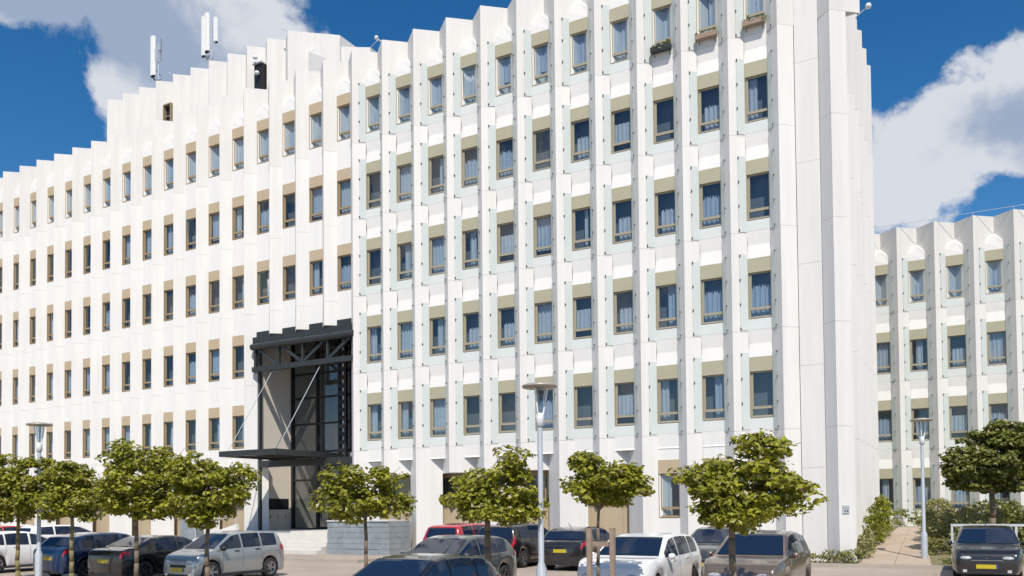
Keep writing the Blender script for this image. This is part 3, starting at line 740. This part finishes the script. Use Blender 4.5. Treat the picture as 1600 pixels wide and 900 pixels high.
tree('dark leafy maple behind the white railing at the far right', 1552, 3.5, [(1550, 712, 55, 40), (1508, 730, 30, 28), (1600, 735, 40, 36), (1540, 750, 45, 18), (1570, 680, 32, 22), (1640, 720, 50, 45)], 9, leaf='leaf_dark', zbase=.2, tr=.13, size=.10, density=60, group='trees by the railing')
# stakes
ts = thing('tree_stake', 'pair of wooden stakes with crossbar round the small maple before the white car', 'stake', (on_y(937, 850, TY-.35).x, TY-.35, PARK))
for px in (921, 957):
    x = on_y(px, 850, TY-.35).x-ts.location.x
    MB().box(x-.045, x+.045, -.045, .045, -.1, 1.72).build('post', M['stake'], ts)
MB().box(-.26, .3, .046, .075, 1.36, 1.45).build('crossbar', M['stake'], ts)

def shrub(name, label, pts, seed, leaf, size=.06, density=22, group=None, cat='shrub', clump=.16):
    rr = random.Random(seed); b = Vector(pts[0][0]); b.z = gz(b.x, b.y) if b.x > 20.6 else 0
    t = thing(name, label, cat, b, group=group)
    bl = [((Vector(c)-b)[:], r) for c, r in pts]
    m = MB()
    for c, r in bl:
        for _ in range(3): m.bar((c[0]*.6, c[1]*.6, -.02), (c[0]+rr.uniform(-.6, .6)*r[0], c[1]+rr.uniform(-.6, .6)*r[1], c[2]+r[2]*.6), .012, .004, n=5)
    m.build('stem', M['bark'], t)
    cb = MB()
    for (c, rad) in bl:
        k = max(8, int((rad[0]*rad[1]+rad[0]*rad[2]+rad[1]*rad[2])*42))
        for _ in range(k):
            v = Vector((rr.uniform(-1, 1), rr.uniform(-1, 1), rr.uniform(-.7, 1)))
            if v.length > 1: v.normalize()
            s = clump*rr.uniform(.6, 1.3); leaves(cb, (c[0]+v.x*rad[0], c[1]+v.y*rad[1], c[2]+v.z*rad[2]), (s, s, s*.8), density, rr, size, flat=.5)
    cb.build('foliage', M[leaf], t)
def S(x, y, h, rx, ry, rz): return ((x, y, gz(x, y)+h), (rx, ry, rz))
shrub('shrub', 'low green ground shrub at the foot of the corner pier', [S(21.0, -.75, .15, .5, .25, .25), S(20.3, -.8, .1, .5, .2, .2), S(21.6, -.55, .2, .3, .3, .28)], 21, 'shrub')
shrub('shrub', 'pale feathery shrub between the end wall and the path', [S(21.75, .9, .3, .28, .6, .4), S(21.7, 2.4, .4, .25, .6, .45)], 22, 'shrub_pale')
shrub('hedge_bush', 'bright green upright bush against the end wall beside the path', [S(21.55, 6.0, .6, .38, .9, .8), S(21.5, 8.5, .8, .38, 1.0, 1.0), S(21.5, 10.5, .8, .35, .9, 1.0)], 23, 'hedge', cat='bush')
shrub('hedge_bush', 'low clipped hedge at the far end of the path', [S(22.0, 16.6, .45, .9, .4, .45), S(23.3, 16.4, .4, .8, .4, .4)], 24, 'hedge', cat='bush')
shrub('shrub', 'olive feathery shrub mass right of the path behind the lamp post', [S(24.0, 4.6, .65, .6, 1.2, .9), S(24.9, 4.0, .6, .8, 1.0, .85), S(23.9, 8.0, .75, .65, 1.5, 1.0), S(25.4, 6.2, .7, .9, 1.2, .95), S(23.7, 11.5, .7, .55, 1.4, .9)], 25, 'shrub_pale')
shrub('shrub', 'dark green shrub below the olive shrubs right of the lamp post', [S(24.2, 2.6, .25, .6, .4, .38), S(25.1, 2.4, .25, .6, .4, .36)], 26, 'shrub')
shrub('shrub', 'round green tuft at the foot of the right lamp post', [S(24.75, -.3, .25, .5, .35, .35)], 27, 'shrub')
shrub('shrub', 'straggly brownish tuft between the lamp post and the black hatchback', [S(25.4, -.4, .15, .3, .2, .25), S(25.5, .2, .15, .3, .2, .25)], 28, 'shrub_pale')
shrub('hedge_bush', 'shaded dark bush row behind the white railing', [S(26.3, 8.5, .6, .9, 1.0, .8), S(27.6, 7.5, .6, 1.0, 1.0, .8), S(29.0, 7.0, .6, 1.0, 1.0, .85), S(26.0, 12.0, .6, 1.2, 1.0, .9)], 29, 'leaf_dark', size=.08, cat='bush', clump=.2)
shrub('shrub', 'dry olive bush behind the black hatchback at the right edge', [S(27.0, 3.6, .45, .6, .6, .6), S(28.3, 3.8, .4, .7, .6, .6), S(29.5, 3.8, .4, .7, .6, .6)], 30, 'shrub_pale')
# white railing
ra = thing('railing', 'white metal railing behind the black hatchback', 'railing', (on_y(1486, 840, .3).x, .3, gz(25.4, .3)))
xr0 = 0
MB().box(0, 5.2, -.03, .03, 1.18, 1.26).build('top_rail', M['rail'], ra)
for k in range(14):
    w = .045 if k % 5 == 0 else .03; MB().box(k*.37, k*.37+w*1.6, -.02, .02, .0, 1.179).build('baluster', M['rail'], ra)
MB().box(0, 5.2, -.02, .02, .10, .15).build('bottom_rail', M['rail'], ra) if False else None

# ------------------------------------------------------------------ cars
STY = {
 'hatch': dict(top=[(0, .40), (.012, .50), (.05, .575), (.14, .635), (.255, .66), (.455, .955), (.54, .995), (.66, 1.0), (.80, .965), (.885, .915), (.955, .70), (.985, .655), (1.0, .56)], ws=(.265, .455), rw=(.885, .952), doors=((.30, .515), (.535, .735), (.75, .845)), rwz=.0),
 'sedan': dict(top=[(0, .42), (.012, .52), (.05, .60), (.14, .665), (.30, .715), (.46, .955), (.54, .995), (.62, 1.0), (.72, .955), (.875, .755), (.94, .735), (.985, .69), (1.0, .58)], ws=(.31, .46), rw=(.72, .865), doors=((.33, .53), (.55, .72)), rwz=0),
 'suv': dict(top=[(0, .44), (.012, .54), (.05, .61), (.13, .66), (.255, .665), (.43, .955), (.52, .995), (.66, 1.0), (.82, .97), (.90, .925), (.96, .72), (.985, .67), (1.0, .58)], ws=(.265, .43), rw=(.90, .955), doors=((.30, .51), (.53, .725), (.745, .86)), rwz=0),
 'mpv': dict(top=[(0, .38), (.012, .47), (.05, .55), (.13, .61), (.20, .65), (.40, .955), (.50, .995), (.68, 1.0), (.88, .975), (.945, .93), (.978, .66), (.99, .60), (1.0, .52)], ws=(.21, .40), rw=(.945, .976), doors=((.25, .48), (.50, .70), (.72, .89)), rwz=0),
}
def lerp_tab(tab, x):
    if x <= tab[0][0]: return tab[0][1]
    for (a, b), (c, d) in zip(tab[:-1], tab[1:]):
        if x <= c: return b+(d-b)*(x-a)/(c-a)
    return tab[-1][1]
def wheel_meshes(r, dark):
    ty = MB().lathe([(r*.66, -.095), (r*.95, -.10), (r, -.07), (r, .07), (r*.95, .10), (r*.66, .095)], n=24, axis='y').mesh('tyre', M['tyre'], True)
    rm = MB(); rm.lathe([(0, -.05), (r*.2, -.055), (r*.22, -.035), (r*.23, .04)], n=12, axis='y'); rm.lathe([(r*.58, .06), (r*.60, -.08), (r*.68, -.092), (r*.68, .08)], n=24, axis='y')
    rm.lathe([(0, .02), (r*.6, .02)], n=16, axis='y')
    for k in range(5):
        a = 2*math.pi*k/5; d = Vector((math.cos(a), 0, math.sin(a))); rm.rect_bar(Vector((0, -.05, 0))+d*r*.15, Vector((0, -.06, 0))+d*r*.62, r*.16, .03)
    rm = rm.mesh('rim', [M['rim_dark'] if dark else M['rim']])
    return ty, rm
WH = {False: wheel_meshes(.31, False), True: wheel_meshes(.31, True)}
def car(label, px, Y, away, pm, L=4.1, Wd=1.75, Hc=1.46, style='hatch', dark_rim=False, zg=PARK, tail_tall=False, front=None, dx=0, rz_extra=0, two_tone=None, name='parked_car', mirror=None):
    b = on_y(px, 850, Y); t = thing(name, label, 'car', (b.x+dx, Y, zg), (math.pi/2 if away else -math.pi/2)+rz_extra, group='cars parked in front of the block')
    st = STY[style]; tab = st['top']
    def top(f):
        w = .012; return sum(lerp_tab(tab, f+o) for o in (-w, -w*.5, 0, w*.5, w))/5*Hc if .03 < f < .97 else lerp_tab(tab, f)*Hc
    def hw(f):
        a = max(0, (.13-f)/.13); c = max(0, (f-.88)/.12); return Wd/2*(1-.17*a*a-.11*c*c)
    ax = (.185, .815) if style != 'mpv' else (.17, .82)
    rwh, ra_ = .31, .365
    def zbot(f):
        z = .19
        for a in ax:
            d = (f-a)*L
            if abs(d) < ra_: z = max(z, rwh+math.sqrt(ra_*ra_-d*d))
        return z
    def belt(f): return Hc*(.615+.06*f)
    def ring(f):
        h_, zt = hw(f), top(f); zb = zbot(f); zs = min(belt(f), zt-.03); zb = min(zb, zs-.05); h = zt-zs; sp = zs-zb
        y5 = h_*.955
        return [(h_*.90, zb), (h_*.975, zb+.15*sp), (h_, zb+.5*sp), (h_*.992, zb+.82*sp), (y5, zs), (y5-.165*h, zs+.55*h), (y5-.29*h-.015, zs+.9*h), (y5-.33*h-.07, zs+.975*h), (h_*.42, zt-.004), (0, zt)]
    def surf(f, v):
        r = ring(f); i = min(int(v), len(r)-2); u = v-i; return Vector((L/2-f*L, r[i][0]+(r[i+1][0]-r[i][0])*u, r[i][1]+(r[i+1][1]-r[i][1])*u))
    N = 96; m = MB(); fs = [0, .002, .006] + [.012+(.976)*i/N for i in range(N+1)] + [.994, .998, 1.0]
    def shrink(f): return 1-.05*max(0, (.006-f)/.006)-.05*max(0, (f-.994)/.006)
    rows = []
    for f in fs:
        r = ring(f); k = shrink(f); full = [(y*k, z) for y, z in r] + [(-y*k, z) for y, z in r[-2::-1]]
        b0 = len(m.v); m.v += [(L/2-f*L, y, z) for y, z in full]; rows.append((b0, len(full)))
    for (a, n), (c, _) in zip(rows[:-1], rows[1:]):
        for i in range(n-1): m.f.append((a+i, a+i+1, c+i+1, c+i)); m.m.append(0)
    a, n = rows[0]; m.f.append(tuple(a+i for i in range(n-1, -1, -1))); m.m.append(0)
    a, n = rows[-1]; m.f.append(tuple(a+i for i in range(n))); m.m.append(0)
    body = m.build('body', pm, t, smooth=True)
    # glass patches
    def side_glass(f0, f1, s):
        mb = MB(); K = 14; lo, mi, hi = [], [], []
        for i in range(K+1):
            f = f0+(f1-f0)*i/K; zt, zs = top(f), belt(f); zl, zh = zs+.03, zs+(zt-zs)*.86
            if zt-zs < .10: zh = zl
            zh = max(zl, zh)
            for lst, z in ((lo, zl), (mi, min(zh, max(zl, zs+(zt-zs)*.55))), (hi, zh)):
                r = ring(f); y = None
                for q in range(4, 8):
                    if r[q][1]-1e-6 <= z <= r[q+1][1]: u = (z-r[q][1])/max(1e-6, r[q+1][1]-r[q][1]); y = r[q][0]+(r[q+1][0]-r[q][0])*u
                if y is None: y = r[5][0]
                lst.append(Vector((L/2-f*L, s*(y+.010), z)))
        for i in range(K):
            if (hi[i].z-lo[i].z)+(hi[i+1].z-lo[i+1].z) < .02: continue
            for q in ((lo[i], lo[i+1], mi[i+1], mi[i]), (mi[i], mi[i+1], hi[i+1], hi[i])): mb.quad(*(q if s < 0 else q[::-1]))
        if mb.f: mb.build('side_window', M['carglass'], body, smooth=True)
    for s in (-1, 1):
        for f0, f1 in st['doors']: side_glass(f0, f1, s)
    def top_glass(f0, f1, nm):
        mb = MB(); A, B = 12, 10; g_ = []
        for i in range(A+1):
            f = f0+(f1-f0)*i/A; r = ring(f); ym = r[7][0]-.02; row = []
            for j in range(B+1):
                y = ym*(2*j/B-1); ay = abs(y)
                if ay <= r[8][0]: z = r[9][1]+(r[8][1]-r[9][1])*ay/r[8][0]
                else: z = r[8][1]+(r[7][1]-r[8][1])*(ay-r[8][0])/(r[7][0]-r[8][0])
                sg = 1 if nm == 'windshield' else -1
                row.append(Vector((L/2-f*L+.006*sg, y, z+.008)))
            g_.append(row)
        for i in range(A):
            for j in range(B): mb.quad(g_[i][j], g_[i][j+1], g_[i+1][j+1], g_[i+1][j])
        mb.build(nm, M['carglass'], body, smooth=True)
    top_glass(*st['ws'], 'windshield'); top_glass(*st['rw'], 'rear_window')
    def patch(nm, f0, f1, v0, v1, mm, off=.012):
        for s in (-1, 1):
            mb = MB(); A, B = 6, 5; g_ = []
            for i in range(A+1):
                f = f0+(f1-f0)*i/A; row = []
                for j in range(B+1):
                    p_ = surf(f, v0+(v1-v0)*j/B); p_.y = s*(p_.y*shrink(f)+off*.7); p_.x += off if f < .5 else -off; p_.z += off*.3; row.append(p_)
                g_.append(row)
            for i in range(A):
                for j in range(B):
                    q = (g_[i][j], g_[i][j+1], g_[i+1][j+1], g_[i+1][j]); mb.quad(*(q if s > 0 else q[::-1]))
            mb.build(nm, mm, body, smooth=True)
    for f_ in (st['doors'][0][1]+.01, st['doors'][0][0]+.02, st['doors'][-1][1]-.02 if len(st['doors']) < 3 else st['doors'][1][1]+.005):
        for s in (-1, 1):
            mb = MB(); pts_ = [(surf(f_, v_), surf(f_+.0022, v_)) for v_ in (.6, 1.5, 2.2, 3.0, 3.6, 4.0)]
            for (a1_, b1_), (a2_, b2_) in zip(pts_[:-1], pts_[1:]):
                q = [Vector((w_.x, s*(w_.y+.004), w_.z)) for w_ in (a1_, b1_, b2_, a2_)]; mb.quad(*(q if s < 0 else q[::-1]))
            mb.build('door_seam', M['black'], body)
    if tail_tall: patch('taillight', .955, .998, 3.0, 5.3, M['tail'])
    else: patch('taillight', .93, .998, 3.1, 4.1, M['tail'])
    # front furniture
    fx = L/2; hwf = hw(0)
    MB().box(fx-.01, fx+.012, -hwf*.5, hwf*.5, .315*Hc, .375*Hc).build('grille', M['trim'], body)
    MB().box(fx-.01, fx+.02, -hwf*.53, hwf*.53, .378*Hc, .389*Hc).build('chrome_strip', M['rim'], body)
    MB().lathe([(0, -.015), (.05, -.01), (.055, 0), (0, .012)], (fx-.02, 0, .42*Hc), 10).build('badge', M['rim'], body)
    for s in (-1, 1):
        e_ = MB(); n1, n2 = 8, 12; c_ = (fx-.075, s*hwf*.70, .425*Hc); rr_ = (.11, .17, .06)
        for i_ in range(n1+1):
            th = math.pi*i_/n1
            for j_ in range(n2): ph_ = 2*math.pi*j_/n2; e_.v.append((c_[0]+rr_[0]*math.sin(th)*math.cos(ph_), c_[1]+rr_[1]*math.cos(th), c_[2]+rr_[2]*math.sin(th)*math.sin(ph_)+.0))
        for i_ in range(n1):
            for j_ in range(n2): k_ = (j_+1) % n2; e_.f.append((i_*n2+j_, i_*n2+k_, (i_+1)*n2+k_, (i_+1)*n2+j_)); e_.m.append(0)
        e_.build('headlight', M['head'], body, smooth=True)
    for s in (-1, 1): MB().box(fx-.02, fx+.016, s*hwf*.74-.05, s*hwf*.74+.05, .235, .31).build('fog_lamp', M['head'], body)
    MB().box(fx-.01, fx+.014, -hwf*.7, hwf*.7, .20, .27).build('air_intake', M['trim'], body)
    def plate(nm, x, z, sx):
        o = MB().box(x-.008, x+.008, -.26, .26, z-.055, z+.055).build(nm, M['plate'], body)
        MB().box(x-.0085 if sx < 0 else x+.008, x-.008 if sx < 0 else x+.0085, .215 if sx > 0 else -.26, .26 if sx > 0 else -.215, z-.055, z+.055).build('country_band', M['plate_blue'], o)
    plate('license_plate', fx+.012, .27*Hc+.0, 1)
    zr_ = .46*Hc; plate('license_plate', -L/2-.012, zr_, -1)
    MB().box(-L/2-.012, -L/2+.02, -hw(1)*.8, hw(1)*.8, .20, .28).build('rear_trim', M['trim'], body)
    MB().box(-L*.40, L*.40, -Wd/2*.86, Wd/2*.86, .17, .24).build('underbody', M['trim'], t)
    for f in ax: MB().box(L/2-f*L-.36, L/2-f*L+.36, -Wd/2*.62, Wd/2*.62, .2, .62).build('wheel_well', M['black'], t)
    for s in (-1, 1):
        f = st['ws'][0]+.055; zz = belt(f)+.06; y = s*(hw(f)+.07)
        MB().lathe([(0, -.09), (.05, -.07), (.075, 0), (.05, .06), (0, .08)], (L/2-f*L, 0, 0), 10, 'z')
        mm = MB().lathe([(0, -.08), (.06, -.06), (.085, .0), (.07, .05), (0, .07)], (L/2-f*L, y, zz), 12); mm.rect_bar((L/2-f*L, s*(hw(f)*.95), zz-.04), (L/2-f*L, y, zz-.03), .05, .03)
        mm.build('side_mirror', mirror or pm, t, smooth=True)
        MB().box(-L*.29, L*.29, s*(Wd/2*.955)-.02, s*(Wd/2*.955)+.02, .185, .25).build('side_sill', M['trim'], t)
        for f2, n_ in ((.43, 0), (.66, 1)):
            p_ = surf(f2, 3.6); MB().box(p_.x-.09, p_.x+.09, s*(p_.y)-.02 if s > 0 else -p_.y-.02, s*p_.y+.02 if s > 0 else -p_.y+.02, p_.z-.02, p_.z+.015).build('door_handle', M['trim'] if mirror else pm, body)
    for f in ax:
        for s in (-1, 1):
            w = put('wheel', WH[dark_rim][0], t, (L/2-f*L, s*(Wd/2-.125), rwh)); r_ = put('rim', WH[dark_rim][1], w)
            if s > 0: r_.rotation_euler.z = math.pi
    if style in ('hatch',) and Hc < 1.5:
        MB().bar((L*.02-L*.3, 0, Hc-.02), (-L*.34, 0, Hc+.14), .012, .006, n=6).build('aerial', M['trim'], body)
    return t
PT = dict(white=paint('paint_white', (.78, .79, .80)), blue=paint('paint_blue', (.012, .035, .11), .3), black=paint('paint_black', (.012, .012, .014)), silver=paint('paint_silver', (.40, .44, .46), .6, .32),
          grey=paint('paint_grey', (.06, .066, .07), .5), navy=paint('paint_navy', (.010, .013, .02), .3), red=paint('paint_red', (.40, .02, .03)), brown=paint('paint_brown', (.20, .155, .125), .55, .3),
          slate=paint('paint_slate', (.075, .085, .09), .5), teal=paint('paint_bluegrey', (.06, .075, .09), .5))
car('white hatchback seen from behind at the left picture edge', 30, -13.3, True, PT['white'], 4.1, 1.78, 1.47, 'hatch')
car('dark blue hatchback beside the left lamp post', 170, -13.3, True, PT['blue'], 4.3, 1.8, 1.46, 'hatch', dark_rim=True)
car('black low coupe between the blue hatchback and the silver hatchback', 258, -13.2, True, PT['black'], 4.4, 1.78, 1.38, 'sedan', dark_rim=True)
car('small silver hatchback parked nose out near the entrance steps', 353, -13.0, False, PT['silver'], 3.6, 1.58, 1.50, 'mpv', mirror=M['trim'])
car('dark grey hatchback behind the dense maple, second from the front', 704, -13.6, False, PT['slate'], 4.2, 1.76, 1.44, 'hatch', dark_rim=True)
car('near-black blue car cut by the bottom picture edge', 640, -20.0, False, PT['navy'], 3.8, 1.66, 1.34, 'hatch', dark_rim=True)
car('white compact crossover behind the staked maple', 1004, -12.6, False, PT['white'], 4.2, 1.80, 1.49, 'suv', dark_rim=True)
car('brown hatchback behind the biggest maple', 1186, -12.0, False, PT['brown'], 3.9, 1.74, 1.55, 'hatch', dark_rim=True)
car('dark blue-grey hatchback half hidden behind the brown hatchback', 1122, -5.2, False, PT['teal'], 4.0, 1.72, 1.48, 'hatch')
car('red small family car behind the dark grey hatchback', 732, -4.0, True, PT['red'], 4.0, 1.72, 1.57, 'mpv', mirror=M['trim'])
car('black estate with tall red tail lamps left of the tall lamp post', 815, -3.9, True, PT['black'], 4.2, 1.75, 1.56, 'mpv', tail_tall=True)
car('black hatchback with yellow plate right of the tall lamp post', 914, -4.2, True, PT['black'], 4.0, 1.75, 1.46, 'hatch')
car('white estate in the rear row behind the blue hatchback', 98, -4.6, True, PT['white'], 4.6, 1.8, 1.5, 'mpv')
car('white hatchback in the rear row at the far left', 40, -4.2, True, PT['white'], 4.2, 1.8, 1.5, 'hatch')
car('red hatchback in the rear row cut by the left picture edge', -12, -7.6, False, PT['red'], 4.0, 1.75, 1.5, 'hatch')
car('black hatchback facing the camera before the white railing at the right', 1541, -3.2, False, PT['black'], 4.0, 1.74, 1.47, 'hatch')
